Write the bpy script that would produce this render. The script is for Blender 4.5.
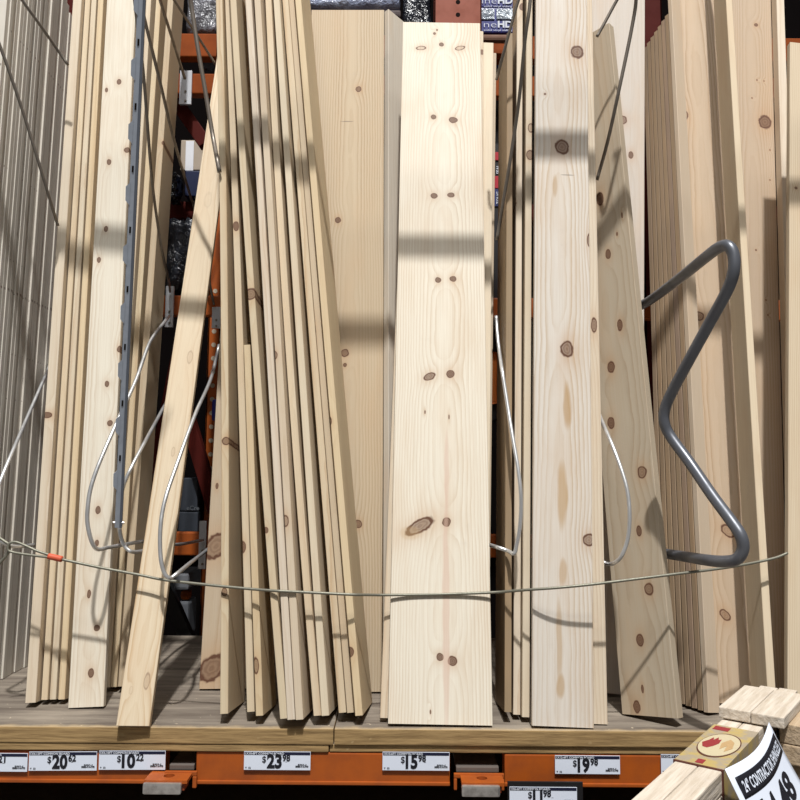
import bpy, bmesh, math, random
from mathutils import Vector, Matrix

for o in list(bpy.data.objects):
    bpy.data.objects.remove(o)
S = bpy.context.scene
C = S.collection
R = math.radians
rnd = random.Random(11)

# ------------------------------------------------------------------ camera
PITCH, ROLL = R(5.0), R(0.45)
CAM = Vector((0, 0, 1.55))
F = 800.0
cd = bpy.data.cameras.new('camera')
cd.lens = 36.0; cd.sensor_width = 36.0; cd.clip_start = 0.05; cd.clip_end = 100
cam = bpy.data.objects.new('camera', cd); C.objects.link(cam)
RM = Matrix.Rotation(R(90) + PITCH, 3, 'X') @ Matrix.Rotation(ROLL, 3, 'Z')
cam.matrix_world = Matrix.Translation(CAM) @ RM.to_4x4()
S.camera = cam

# ------------------------------------------------------------------ world, lamps, exposure
w = bpy.data.worlds.new('store_ambient'); S.world = w
w.use_nodes = True
wb = w.node_tree.nodes['Background']
wb.inputs[0].default_value = (1.0, 0.985, 0.965, 1); wb.inputs[1].default_value = 0.22

def area(name, loc, target, size, size_y, power, col, shape='RECTANGLE'):
    l = bpy.data.lights.new(name, 'AREA'); l.shape = shape; l.size = size
    if shape in ('RECTANGLE', 'ELLIPSE'): l.size_y = size_y
    l.energy = power; l.color = col
    o = bpy.data.objects.new(name, l); C.objects.link(o)
    o.location = loc
    o.rotation_euler = (Vector(target) - Vector(loc)).to_track_quat('-Z', 'Y').to_euler()
    return o
area('aisle_high_bay_lamp', (0.65, -6.2, 18.6), (0.0, 2.1, 1.9), 0.52, 0.52, 6900, (1.0, 0.995, 0.98), 'DISK')
area('aisle_lamp_row', (0.3, -3.4, 11.0), (0, 2.0, 1.4), 5.0, 2.0, 800, (1.0, 0.995, 0.975))

S.view_settings.view_transform = 'Standard'
S.view_settings.look = 'None'
S.view_settings.exposure = -0.69
S.view_settings.gamma = 1.0
S.view_settings.use_curve_mapping = False

# ------------------------------------------------------------------ pixel helpers (800 x 800 frame)
def ray(px, py):
    return RM @ Vector(((px - 400) / F, (400 - py) / F, -1.0))
def onY(px, py, Y):
    d = ray(px, py); return CAM + d * ((Y - CAM.y) / d.y)
def onZ(px, py, Z):
    d = ray(px, py); return CAM + d * ((Z - CAM.z) / d.z)
def on_plane(px, py, p, n):
    d = ray(px, py); return CAM + d * ((p - CAM).dot(n) / d.dot(n))
def depth(p):
    return -(RM.transposed() @ (p - CAM)).z

# ------------------------------------------------------------------ node helpers
class NT:
    def __init__(s, tree): s.t = tree; s.n = tree.nodes; s.l = tree.links
    def new(s, typ, **kw):
        n = s.n.new(typ)
        for k, v in kw.items(): setattr(n, k, v)
        return n
    def put(s, sock, v):
        if hasattr(v, 'is_linked') or isinstance(v, bpy.types.NodeSocket): s.l.new(v, sock)
        elif v is not None: sock.default_value = v
    def m(s, op, a, b=None, c=None, clamp=False):
        n = s.new('ShaderNodeMath', operation=op, use_clamp=clamp)
        s.put(n.inputs[0], a); s.put(n.inputs[1], b); s.put(n.inputs[2], c)
        return n.outputs[0]
    def mix(s, f, a, b, mode='MIX'):
        n = s.new('ShaderNodeMix', data_type='RGBA', blend_type=mode)
        s.put(n.inputs[0], f); s.put(n.inputs[6], a); s.put(n.inputs[7], b)
        return n.outputs[2]
    def noise(s, vec, scale, detail=2.0, rough=0.5):
        n = s.new('ShaderNodeTexNoise')
        s.put(n.inputs['Vector'], vec); n.inputs['Scale'].default_value = scale
        n.inputs['Detail'].default_value = detail; n.inputs['Roughness'].default_value = rough
        return n.outputs[0]
    def comb(s, x, y, z):
        n = s.new('ShaderNodeCombineXYZ')
        s.put(n.inputs[0], x); s.put(n.inputs[1], y); s.put(n.inputs[2], z)
        return n.outputs[0]
    def sep(s, v):
        n = s.new('ShaderNodeSeparateXYZ'); s.put(n.inputs[0], v); return n.outputs
    def step(s, v, lo, hi, a=0.0, b=1.0):
        n = s.new('ShaderNodeMapRange', interpolation_type='SMOOTHSTEP')
        s.put(n.inputs[0], v); n.inputs[1].default_value = lo; n.inputs[2].default_value = hi
        n.inputs[3].default_value = a; n.inputs[4].default_value = b
        return n.outputs[0]

def group_io(g, ins, outs):
    for nm, ty in ins: g.interface.new_socket(nm, in_out='INPUT', socket_type=ty)
    for nm, ty in outs: g.interface.new_socket(nm, in_out='OUTPUT', socket_type=ty)

FL, VE, CO = 'NodeSocketFloat', 'NodeSocketVector', 'NodeSocketColor'
KN = bpy.data.node_groups.new('knot', 'ShaderNodeTree')
group_io(KN, [('Vector', VE), ('Cx', FL), ('Cz', FL), ('Rx', FL), ('Rz', FL), ('Tilt', FL), ('Hollow', FL), ('Power', FL), ('Core', FL), ('Halo', FL), ('Field', FL)],
         [('Core', FL), ('Halo', FL), ('Field', FL)])
def build_knot():
    t = NT(KN); i = t.new('NodeGroupInput'); o = t.new('NodeGroupOutput')
    v = t.sep(i.outputs['Vector'])
    wob = t.m('MULTIPLY', t.m('SUBTRACT', t.noise(i.outputs['Vector'], 70, 1), 0.5), 0.45)
    x0 = t.m('SUBTRACT', v[0], i.outputs['Cx']); z0 = t.m('SUBTRACT', v[2], i.outputs['Cz'])
    z1 = t.m('SUBTRACT', z0, t.m('MULTIPLY', x0, i.outputs['Tilt']))
    dx = t.m('DIVIDE', x0, i.outputs['Rx'])
    dz = t.m('DIVIDE', z1, i.outputs['Rz'])
    d2 = t.m('ADD', t.m('MULTIPLY', dx, dx), t.m('MULTIPLY', dz, dz))
    d = t.m('ADD', t.m('SQRT', d2), wob)
    core = t.step(d, 1.12, 0.88)
    rim = t.step(d, 0.62, 0.9)
    ringy = t.m('MULTIPLY', t.m('ADD', t.m('SINE', t.m('MULTIPLY', d, 17.0)), 1.0), 0.09)
    body = t.m('SUBTRACT', 0.84, t.m('MULTIPLY', i.outputs['Hollow'], 0.62))
    val = t.m('MULTIPLY', t.m('MULTIPLY', core, i.outputs['Power']), t.m('ADD', t.m('ADD', body, ringy), t.m('MULTIPLY', rim, t.m('ADD', 0.2, t.m('MULTIPLY', i.outputs['Hollow'], 0.75)))))
    t.l.new(t.m('MAXIMUM', i.outputs['Core'], val), o.inputs['Core'])
    # grain swirls further along the board than across it
    hz = t.m('MULTIPLY', dz, 0.75)
    h2 = t.m('ADD', t.m('MULTIPLY', dx, dx), t.m('MULTIPLY', hz, hz))
    t.l.new(t.m('MAXIMUM', i.outputs['Halo'], t.m('MULTIPLY', i.outputs['Power'], t.m('EXPONENT', t.m('MULTIPLY', h2, -0.42)))), o.inputs['Halo'])
    t.l.new(t.m('ADD', i.outputs['Field'], t.m('MULTIPLY', t.m('EXPONENT', t.m('MULTIPLY', h2, -0.10)), 1.15)), o.inputs['Field'])
build_knot()

PW = bpy.data.node_groups.new('pine_wood', 'ShaderNodeTree')
group_io(PW, [('Vector', VE), ('Seed', FL), ('PithX', FL), ('PithY', FL), ('Freq', FL), ('Contrast', FL),
              ('Light', CO), ('Dark', CO), ('Core', FL), ('Halo', FL), ('Field', FL)], [('Color', CO), ('Height', FL)])
def build_pine():
    t = NT(PW); i = t.new('NodeGroupInput'); o = t.new('NodeGroupOutput'); I = i.outputs
    x, y, z = t.sep(I['Vector'])
    sx = t.m('MULTIPLY', I['Seed'], 7.31); sz = t.m('MULTIPLY', I['Seed'], 3.17)
    def vec(fx, fz):
        return t.comb(t.m('MULTIPLY_ADD', x, fx, sx), t.m('MULTIPLY', y, fx), t.m('MULTIPLY_ADD', z, fz, sz))
    warp = t.m('SUBTRACT', t.noise(vec(5.0, 1.5), 1.0, 2), 0.5)
    warp2 = t.m('SUBTRACT', t.noise(vec(45, 14), 1.0, 3), 0.5)
    dx = t.m('SUBTRACT', x, I['PithX']); dy = t.m('SUBTRACT', y, I['PithY'])
    r = t.m('SQRT', t.m('ADD', t.m('MULTIPLY', dx, dx), t.m('MULTIPLY', dy, dy)))
    f = t.m('MULTIPLY', r, I['Freq'])
    f = t.m('ADD', f, t.m('MULTIPLY', warp, 2.2))
    f = t.m('ADD', f, t.m('MULTIPLY', warp2, 0.7))
    f = t.m('ADD', f, t.m('MULTIPLY', z, 1.1))
    f = t.m('ADD', f, I['Field'])
    fr = t.m('FRACT', f)
    late = t.m('MULTIPLY', t.m('POWER', fr, 2.6), t.step(fr, 1.0, 0.9))
    amp = t.step(t.noise(vec(9, 1.2), 1.0, 1), 0.25, 0.75, 0.35, 1.0)
    amp = t.m('MULTIPLY', amp, t.step(t.m('ABSOLUTE', dx), 0.003, 0.036, 0.2, 1.0))
    lat = t.m('MULTIPLY', t.m('MULTIPLY', late, amp), I['Contrast'], clamp=True)
    c = t.mix(lat, I['Light'], I['Dark'])
    streak = t.step(t.noise(vec(330, 5), 1.0, 3, 0.6), 0.35, 0.75)
    c = t.mix(t.m('MULTIPLY', streak, 0.21), c, (0.42, 0.30, 0.18, 1))
    blot = t.step(t.noise(vec(11, 2.6), 1.0, 3, 0.6), 0.42, 0.78)
    c = t.mix(t.m('MULTIPLY', blot, 0.30), c, (0.55, 0.36, 0.20, 1))
    rub = t.step(t.noise(vec(14, 9), 1.0, 4, 0.65), 0.6, 0.85)
    c = t.mix(t.m('MULTIPLY', rub, 0.32), c, (0.40, 0.34, 0.28, 1))
    c = t.mix(t.m('MULTIPLY', I['Halo'], 0.38), c, (0.46, 0.24, 0.10, 1))
    c = t.mix(t.m('MULTIPLY', I['Core'], 0.9, clamp=True), c, (0.125, 0.058, 0.034, 1))
    t.l.new(c, o.inputs['Color'])
    t.l.new(t.m('ADD', t.m('MULTIPLY', streak, 0.5), t.m('MULTIPLY', lat, 0.5)), o.inputs['Height'])
build_pine()

TONES = {  # light, dark, contrast
    'white': ((0.76, 0.70, 0.605, 1), (0.52, 0.39, 0.26, 1), 0.85),
    'pine': ((0.66, 0.55, 0.395, 1), (0.43, 0.275, 0.14, 1), 1.0),
    'pinepale': ((0.69, 0.595, 0.46, 1), (0.46, 0.315, 0.19, 1), 0.8),
    'gold': ((0.67, 0.535, 0.355, 1), (0.42, 0.265, 0.125, 1), 1.0),
    'warm': ((0.51, 0.395, 0.275, 1), (0.34, 0.22, 0.125, 1), 1.0),
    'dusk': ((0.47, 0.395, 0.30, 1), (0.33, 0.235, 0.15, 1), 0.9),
    'brown': ((0.29, 0.21, 0.145, 1), (0.27, 0.165, 0.09, 1), 0.9),  # wood darkened to carry shade on the slit board and left-facing strips
    'tan': ((0.54, 0.44, 0.325, 1), (0.38, 0.26, 0.155, 1), 0.9),
    'grey': ((0.58, 0.525, 0.45, 1), (0.42, 0.35, 0.27, 1), 0.6),
}
def principled(name, rough=0.5, metal=0.0, spec=0.4):
    m = bpy.data.materials.new(name); m.use_nodes = True
    b = m.node_tree.nodes['Principled BSDF']
    b.inputs['Roughness'].default_value = rough; b.inputs['Metallic'].default_value = metal
    b.inputs['Specular IOR Level'].default_value = spec
    return m, NT(m.node_tree), b
def wood(tone, seed, pith, knots=(), freq=200.0, stains=(), contrast=None):
    L, D, K = TONES[tone]
    m, t, b = principled('pine_' + tone, 0.62, 0, 0.25)
    tc = t.new('ShaderNodeTexCoord').outputs['Object']
    g = t.new('ShaderNodeGroup'); g.node_tree = PW
    t.put(g.inputs['Vector'], tc)
    g.inputs['Seed'].default_value = seed; g.inputs['PithX'].default_value = pith[0]; g.inputs['PithY'].default_value = pith[1]
    g.inputs['Freq'].default_value = freq; g.inputs['Contrast'].default_value = contrast or K
    k = rnd.uniform(0.94, 1.05); q = rnd.uniform(-0.02, 0.02)
    g.inputs['Light'].default_value = (L[0] * k, L[1] * k, (L[2] + q) * k, 1); g.inputs['Dark'].default_value = D
    prev = None
    for (cx, cz, rx, rz, tilt, hol, pw) in knots:
        n = t.new('ShaderNodeGroup'); n.node_tree = KN
        t.put(n.inputs['Vector'], tc)
        for nm, v in zip(('Cx', 'Cz', 'Rx', 'Rz', 'Tilt', 'Hollow', 'Power'), (cx, cz, rx, rz, tilt, hol, pw)): n.inputs[nm].default_value = v
        if prev:
            for nm in ('Core', 'Halo', 'Field'): t.l.new(prev.outputs[nm], n.inputs[nm])
        prev = n
    if prev:
        for nm in ('Core', 'Halo', 'Field'): t.l.new(prev.outputs[nm], g.inputs[nm])
    col = g.outputs['Color']
    if stains:      # resin streaks and pink heartwood in the wood itself
        x, y, z = t.sep(tc)
        wv = t.m('MULTIPLY', t.m('SUBTRACT', t.noise(t.comb(t.m('MULTIPLY', x, 40), 0.0, t.m('MULTIPLY', z, 9)), 1.0, 2), 0.5), 1.6)
        for (cx, cz, rx, rz, sc, pw) in stains:
            dx = t.m('ADD', t.m('DIVIDE', t.m('SUBTRACT', x, cx), rx), wv); dz = t.m('DIVIDE', t.m('SUBTRACT', z, cz), rz)
            d = t.m('ADD', t.m('MULTIPLY', dx, dx), t.m('MULTIPLY', dz, dz))
            col = t.mix(t.m('MULTIPLY', t.step(d, 1.3, 0.3), pw), col, (*sc, 1))
    t.l.new(col, b.inputs['Base Color'])
    bp = t.new('ShaderNodeBump'); bp.inputs['Strength'].default_value = 0.12; bp.inputs['Distance'].default_value = 0.0015
    t.l.new(g.outputs['Height'], bp.inputs['Height']); t.l.new(bp.outputs[0], b.inputs['Normal'])
    return m
def plain(name, col, rough=0.5, metal=0.0, spec=0.4, var=0.15, scale=30, dirt=None):
    """one colour with a little wear"""
    m, t, b = principled(name, rough, metal, spec)
    tc = t.new('ShaderNodeTexCoord').outputs['Object']
    n = t.step(t.noise(tc, scale, 4, 0.6), 0.35, 0.75)
    d = dirt or (col[0] * 0.55, col[1] * 0.55, col[2] * 0.55)
    c = t.mix(t.m('MULTIPLY', n, var), (*col, 1), (*d, 1))
    t.l.new(c, b.inputs['Base Color'])
    r = t.m('MULTIPLY_ADD', n, 0.15, rough)
    t.l.new(r, b.inputs['Roughness'])
    return m

# ------------------------------------------------------------------ object helpers
def link_mesh(name, bm, mat, parent=None, smooth=False):
    me = bpy.data.meshes.new(name)
    bmesh.ops.recalc_face_normals(bm, faces=bm.faces)
    bm.to_mesh(me); bm.free()
    if smooth:
        for p in me.polygons: p.use_smooth = True
    if mat is not None: me.materials.append(mat)
    o = bpy.data.objects.new(name, me); C.objects.link(o)
    if parent is not None: o.parent = parent
    return o
def tag(o, label, cat, group=None, kind=None):
    o['label'] = label; o['category'] = cat
    if group: o['group'] = group
    if kind: o['kind'] = kind
    return o
def structure(o):
    o['kind'] = 'structure'; return o
def thing(name, label, cat, loc=(0, 0, 0), group=None):
    o = bpy.data.objects.new(name, None); C.objects.link(o); o.location = loc; o.empty_display_size = 0.05
    return tag(o, label, cat, group)
def add_box(bm, lo, hi, bev=0.0, M=None):
    vs = [bm.verts.new((x, y, z)) for x in (lo[0], hi[0]) for y in (lo[1], hi[1]) for z in (lo[2], hi[2])]
    fs = [(0, 1, 3, 2), (4, 6, 7, 5), (0, 4, 5, 1), (2, 3, 7, 6), (0, 2, 6, 4), (1, 5, 7, 3)]
    faces = [bm.faces.new([vs[i] for i in f]) for f in fs]
    if M is not None: bmesh.ops.transform(bm, matrix=M, verts=vs)
    if bev:
        es = list({e for f in faces for e in f.edges})
        bmesh.ops.bevel(bm, geom=es, offset=bev, segments=2, profile=0.6, affect='EDGES')
    return vs
def box(name, lo, hi, mat, parent=None, bev=0.002, M=None):
    bm = bmesh.new(); add_box(bm, lo, hi, bev, M); return link_mesh(name, bm, mat, parent)
def pbox(name, x0, y0, x1, y1, Y, dep, mat, parent=None, bev=0.003):
    """box whose front face stands at distance Y and spans the given part of the view"""
    a = onY(x0, y1, Y); b = onY(x1, y0, Y)
    loc = Vector((0, 0, 0)) if parent is None else parent.location
    return box(name, Vector((a.x, Y, a.z)) - loc, Vector((b.x, Y + dep, b.z)) - loc, mat, parent, bev)
def smooth_path(P, n=8):
    P = [Vector(p) for p in P]
    Q = [P[0] * 2 - P[1]] + P + [P[-1] * 2 - P[-2]]
    out = []
    for k in range(1, len(Q) - 2):
        p0, p1, p2, p3 = Q[k - 1:k + 3]
        for j in range(n):
            s = j / n
            out.append(0.5 * ((2 * p1) + (p2 - p0) * s + (2 * p0 - 5 * p1 + 4 * p2 - p3) * s * s + (3 * p1 - p0 - 3 * p2 + p3) * s ** 3))
    out.append(P[-1]); return out
def add_tube(bm, pts, r, seg=10, cap=True):
    rings = []; up = None
    for i, p in enumerate(pts):
        d = (pts[min(i + 1, len(pts) - 1)] - pts[max(i - 1, 0)]).normalized()
        if up is None:
            up = d.orthogonal().normalized()
        else:
            up = (up - d * up.dot(d)).normalized()
        s = d.cross(up)
        rr = r(i / (len(pts) - 1)) if callable(r) else r
        rings.append([bm.verts.new(p + (up * math.cos(a) + s * math.sin(a)) * rr) for a in [2 * math.pi * k / seg for k in range(seg)]])
    for a, b in zip(rings, rings[1:]):
        for k in range(seg): bm.faces.new((a[k], a[(k + 1) % seg], b[(k + 1) % seg], b[k]))
    if cap: bm.faces.new(rings[0][::-1]); bm.faces.new(rings[-1])
def tube(name, pts, r, mat, parent=None, n=8, seg=10):
    loc = Vector((0, 0, 0)) if parent is None else parent.location
    bm = bmesh.new(); add_tube(bm, [p - loc for p in smooth_path(pts, n)], r, seg); return link_mesh(name, bm, mat, parent, True)
def wpath(L):   # (px, py, distance) -> points in the aisle
    return [onY(px, py, Y) for px, py, Y in L]
def text_mesh(name, s, size, mat, parent, M, bold=0.0, width=None, align='LEFT', ext=0.0003):
    cu = bpy.data.curves.new(name, 'FONT'); cu.body = s; cu.size = size; cu.offset = bold; cu.extrude = ext; cu.align_x = align
    cu.resolution_u = 3
    to = bpy.data.objects.new('text_tmp', cu); C.objects.link(to)
    dg = bpy.context.evaluated_depsgraph_get(); dg.update()
    me = bpy.data.meshes.new_from_object(to.evaluated_get(dg)); me.name = name
    bpy.data.objects.remove(to); bpy.data.curves.remove(cu)
    if width:
        xs = [v.co.x for v in me.vertices]; k = width / (max(xs) - min(xs))
        x0_ = min(xs)
        for v in me.vertices: v.co.x = (v.co.x - x0_) * k
    me.transform(M); me.materials.clear(); me.materials.append(mat)
    o = bpy.data.objects.new(name, me); C.objects.link(o); o.parent = parent
    return o

# ------------------------------------------------------------------ shared materials
ORANGE = plain('rack_orange_paint', (0.40, 0.088, 0.010), 0.45, 0, 0.4, 0.5, 14, (0.18, 0.038, 0.010))
ORANGESHADE = plain('rack_shaded_orange_paint', (0.27, 0.058, 0.008), 0.6, 0, 0.12, 0.45, 12, (0.12, 0.03, 0.012))  # rack orange darkened to paint in the shade on the back beam and rail
REDBROWN = plain('rack_dark_red_paint', (0.27, 0.055, 0.02), 0.5, 0, 0.35, 0.4, 16)
DARKRED = plain('rack_shaded_red_paint', (0.075, 0.010, 0.007), 0.6, 0, 0.1, 0.4, 16)  # orange-red darkened to put shade on the uprights at the back
PLATE = plain('white_zinc_plate', (0.60, 0.62, 0.66), 0.4, 0.3, 0.5, 0.25, 40)
WIRE = plain('galvanised_wire', (0.70, 0.70, 0.70), 0.35, 0.75, 0.5, 0.25, 60)
WIREDARK = plain('dull_wire', (0.27, 0.235, 0.20), 0.45, 0.6, 0.5, 0.3, 60)
CABLE = plain('steel_cable', (0.26, 0.25, 0.20), 0.5, 0.6, 0.5, 0.4, 300)
PIPE = plain('grey_painted_pipe', (0.125, 0.132, 0.152), 0.33, 0.35, 0.55, 0.25, 25)
POSTM = plain('blue_grey_steel', (0.40, 0.44, 0.51), 0.42, 0.2, 0.5, 0.35, 40)
CHROME = plain('worn_bare_steel', (0.66, 0.63, 0.60), 0.28, 0.8, 0.5, 0.5, 45, (0.12, 0.09, 0.07))
PAPER = plain('price_card_paper', (0.74, 0.79, 0.90), 0.5, 0, 0.3, 0.06, 60)
INK = plain('black_ink', (0.012, 0.012, 0.018), 0.5, 0, 0.3, 0.0)
INKW = plain('white_print', (0.62, 0.65, 0.72), 0.5, 0, 0.3, 0.0)
NAVY = plain('navy_print', (0.012, 0.014, 0.04), 0.5, 0, 0.3, 0.0)
REDINK = plain('red_print', (0.28, 0.03, 0.035), 0.5, 0, 0.3, 0.0)
BLACK = plain('black_void_plastic', (0.010, 0.009, 0.010), 0.45, 0, 0.4, 0.2, 12)
BLACKWRAP = None

def deck_mat():
    m, t, b = principled('worn_deck_plywood', 0.75, 0, 0.2)
    tc = t.new('ShaderNodeTexCoord').outputs['Object']
    x, y, z = t.sep(tc)
    ge = t.new('ShaderNodeNewGeometry'); nz = t.sep(ge.outputs['Normal'])[2]
    top = t.step(nz, 0.4, 0.8)
    v = t.comb(t.m('MULTIPLY', x, 3.0), t.m('MULTIPLY', y, 26.0), t.m('MULTIPLY', z, 26.0))
    grain = t.step(t.noise(v, 1.0, 5, 0.65), 0.3, 0.7)
    c = t.mix(grain, (0.27, 0.23, 0.185, 1), (0.13, 0.105, 0.085, 1))
    pale = t.step(t.noise(t.comb(t.m('MULTIPLY', x, 2.2), t.m('MULTIPLY', y, 7.0), z), 1.6, 3), 0.5, 0.72)
    c = t.mix(t.m('MULTIPLY', pale, 0.55), c, (0.40, 0.34, 0.27, 1))
    chips = t.step(t.noise(tc, 70, 2), 0.71, 0.76)
    c = t.mix(t.m('MULTIPLY', chips, 0.7), c, (0.62, 0.52, 0.38, 1))
    # the bright worn strip along the front lip is bare rubbed wood
    lip = t.m('MULTIPLY', t.step(t.m('ADD', y, t.m('MULTIPLY', t.noise(tc, 28, 3), 0.035)), 0.040, 0.012), 0.75)
    c = t.mix(lip, c, (0.50, 0.37, 0.21, 1))
    e = t.step(t.noise(t.comb(t.m('MULTIPLY', x, 5.0), 0.0, t.m('MULTIPLY', z, 90.0)), 1.5, 5, 0.65), 0.3, 0.75)
    edge = t.mix(e, (0.43, 0.285, 0.13, 1), (0.20, 0.125, 0.055, 1))
    ek = t.step(t.noise(tc, 40, 3), 0.66, 0.78)
    edge = t.mix(t.m('MULTIPLY', ek, 0.5), edge, (0.52, 0.38, 0.2, 1))
    t.l.new(t.mix(top, edge, c), b.inputs['Base Color'])
    bp = t.new('ShaderNodeBump'); bp.inputs['Strength'].default_value = 0.5; bp.inputs['Distance'].default_value = 0.002
    t.l.new(grain, bp.inputs['Height']); t.l.new(bp.outputs[0], b.inputs['Normal'])
    return m
DECK = deck_mat()
def wrap_mat(name, col, hi):
    m, t, b = principled(name, 0.22, 0, 0.6)
    tc = t.new('ShaderNodeTexCoord').outputs['Object']
    n = t.noise(tc, 9, 5, 0.7)
    t.l.new(t.mix(t.step(n, 0.45, 0.65), (*col, 1), (*hi, 1)), b.inputs['Base Color'])
    bp = t.new('ShaderNodeBump'); bp.inputs['Strength'].default_value = 0.9; bp.inputs['Distance'].default_value = 0.03
    t.l.new(n, bp.inputs['Height']); t.l.new(bp.outputs[0], b.inputs['Normal'])
    return m
WRAPBLACK = wrap_mat('black_plastic_film', (0.008, 0.009, 0.014), (0.03, 0.035, 0.05))
WRAPGREY = wrap_mat('grey_plastic_film', (0.10, 0.10, 0.11), (0.22, 0.22, 0.25))
WRAPBLUE = wrap_mat('clear_blue_film', (0.22, 0.25, 0.36), (0.42, 0.47, 0.60))

# ------------------------------------------------------------------ structure and rack
ZS = 0.976
YF = onZ(400, 729.4, ZS).y            # front lip of the deck
YR = 2.72                             # face of the divider rails at the back
CONC = plain('concrete', (0.20, 0.19, 0.18), 0.6, 0, 0.3, 0.3, 4)
WALLM = plain('dark_wall_paint', (0.004, 0.003, 0.003), 0.9, 0, 0.02, 0.3, 3)
structure(box('floor', (-6, -4, -0.05), (6, 5, 0.0), CONC, None, 0))
structure(box('wall_back', (-6, 4.3, 0.0), (6, 4.4, 7.0), WALLM, None, 0))

def deck(name, x0, x1, z0, z1, label, group, yoff=0.0):
    o = box(name, (0, 0, 0), (x1 - x0, 0.985, z1 - z0), DECK, None, 0.0025)
    o.location = (x0, YF + yoff, z0)
    return tag(o, label, 'shelf', group)
sx = onY(334, 724, YF).x
deck('shelf_deck', -1.75, sx - 0.001, ZS - 0.035, ZS, 'thick worn grey wooden shelf deck carrying the boards, left panel', 'upper shelf deck panels')
deck('shelf_deck', sx + 0.001, 1.75, ZS - 0.035, ZS, 'thick worn grey wooden shelf deck carrying the boards, right panel', 'upper shelf deck panels')
sx2 = onY(329, 747, YF).x
deck('plywood_sheet', -1.75, sx2 - 0.001, ZS - 0.0515, ZS - 0.0355, 'thin brown plywood sheet under the left shelf deck, above orange beam', 'thin sheets under the deck', 0.002)
deck('plywood_sheet', sx2 + 0.001, 1.75, ZS - 0.0515, ZS - 0.0355, 'thin brown plywood sheet under the right shelf deck, above orange beam', 'thin sheets under the deck', 0.005)

ZB1, ZB0 = ZS - 0.0525, 0.853
YB = YF + 0.006
def beam(px0, px1, label):
    x0 = onY(px0, 765, YB).x; x1 = onY(px1, 765, YB).x
    o = thing('shelf_beam', label, 'beam', (x0, YB, ZB0), 'orange beam lengths under the shelf')
    box('beam_web', (0, 0, 0), (x1 - x0, 0.045, ZB1 - ZB0), ORANGE, o, 0.004)
    bm = bmesh.new(); add_box(bm, (0.0, -0.003, 0.001), (x1 - x0, 0.003, 0.009), 0.002)
    link_mesh('bottom_lip', bm, ORANGE, o)
    return o
beam(-260, 164.5, 'orange steel shelf beam at left, below the $20.62 and $10.22 tags')
beam(196, 450, 'orange steel shelf beam in the middle, below the $23.98 and $15.98 tags')
beam(504.5, 1060, 'orange steel shelf beam at right, below the $19.98 tag')

def bracket(px, xl, xr, left_hook, label):
    c = onY(px, 772, YB)
    o = thing('shelf_bracket', label, 'bracket', (c.x, YB, 0.882), 'orange brackets in the beam gaps')
    # grey bearer behind the gap, with orange hooked flange
    box('bearer', (xl + 0.006, 0.002, 0.000), (xr - 0.010, 0.30, 0.012), plain('grey_bearer', (0.20, 0.17, 0.15), 0.5, 0.4, 0.4, 0.4), o, 0.002)
    bm = bmesh.new(); add_box(bm, (xl, -0.014, -0.007), (xr, -0.006, 0.003), 0.002)
    link_mesh('flange', bm, ORANGE, o)
    bm = bmesh.new(); add_box(bm, (xr - 0.009, -0.015, -0.032), (xr, -0.005, -0.0075), 0.002); link_mesh('hook', bm, ORANGE, o)
    if left_hook:
        bm = bmesh.new(); add_box(bm, (xl, -0.015, -0.032), (xl + 0.007, -0.005, -0.0075), 0.002); link_mesh('hook', bm, ORANGE, o)
    # tongue with a slot hole
    bm = bmesh.new(); n = 24
    hole = [(0.000 + 0.012 * math.cos(2 * math.pi * k / n), -0.030 + 0.0105 * math.sin(2 * math.pi * k / n)) for k in range(n)]
    def outer(a):
        dx, dy = math.cos(a), math.sin(a)
        hw, y0, y1 = 0.046, -0.058, -0.0045
        t = min((hw / abs(dx)) if abs(dx) > 1e-6 else 9, ((y1 + 0.030) / dy) if dy > 1e-6 else 9, ((y0 + 0.030) / dy) if dy < -1e-6 else 9)
        return (dx * t, -0.030 + dy * t)
    angs = [2 * math.pi * k / n for k in range(n)]
    for zz in (0,):
        T = [[bm.verts.new((*hole[k], z)) for k in range(n)] for z in (0.0, -0.007)]
        O = [[bm.verts.new((*outer(angs[k]), z)) for k in range(n)] for z in (0.0, -0.007)]
        for k in range(n):
            j = (k + 1) % n
            bm.faces.new((T[0][k], O[0][k], O[0][j], T[0][j])); bm.faces.new((T[1][k], T[1][j], O[1][j], O[1][k]))
            bm.faces.new((T[0][k], T[0][j], T[1][j], T[1][k])); bm.faces.new((O[0][k], O[1][k], O[1][j], O[0][j]))
    link_mesh('tongue', bm, ORANGE, o)
    bm = bmesh.new(); add_box(bm, (-0.047, -0.066, -0.027), (0.036, -0.052, -0.0035), 0.005)
    link_mesh('bare_tip', bm, CHROME, o)['label'] = 'worn shiny steel tip'
    bm = bmesh.new(); add_box(bm, (-0.043, -0.052, -0.024), (0.040, -0.016, -0.0075), 0.003)
    link_mesh('underside_block', bm, REDBROWN, o)
    return o
bracket(173, -0.015, 0.056, False, 'orange shelf bracket with shiny steel tip, right of the $10.22 tag')
bracket(480.5, -0.060, 0.051, True, 'orange shelf bracket with shiny steel tip, right of the $15.98 tag')

# front overhead rail (above the view) that throws the bar of shade across the boards
oh = thing('overhead_rail', 'orange rail across the top front of the rack, above the boards', 'rail', (0, 1.70, 3.0))
box('rail_bar', (-2.6, 0, -0.03), (2.6, 0.022, 0.03), ORANGE, oh, 0.003)

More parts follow.
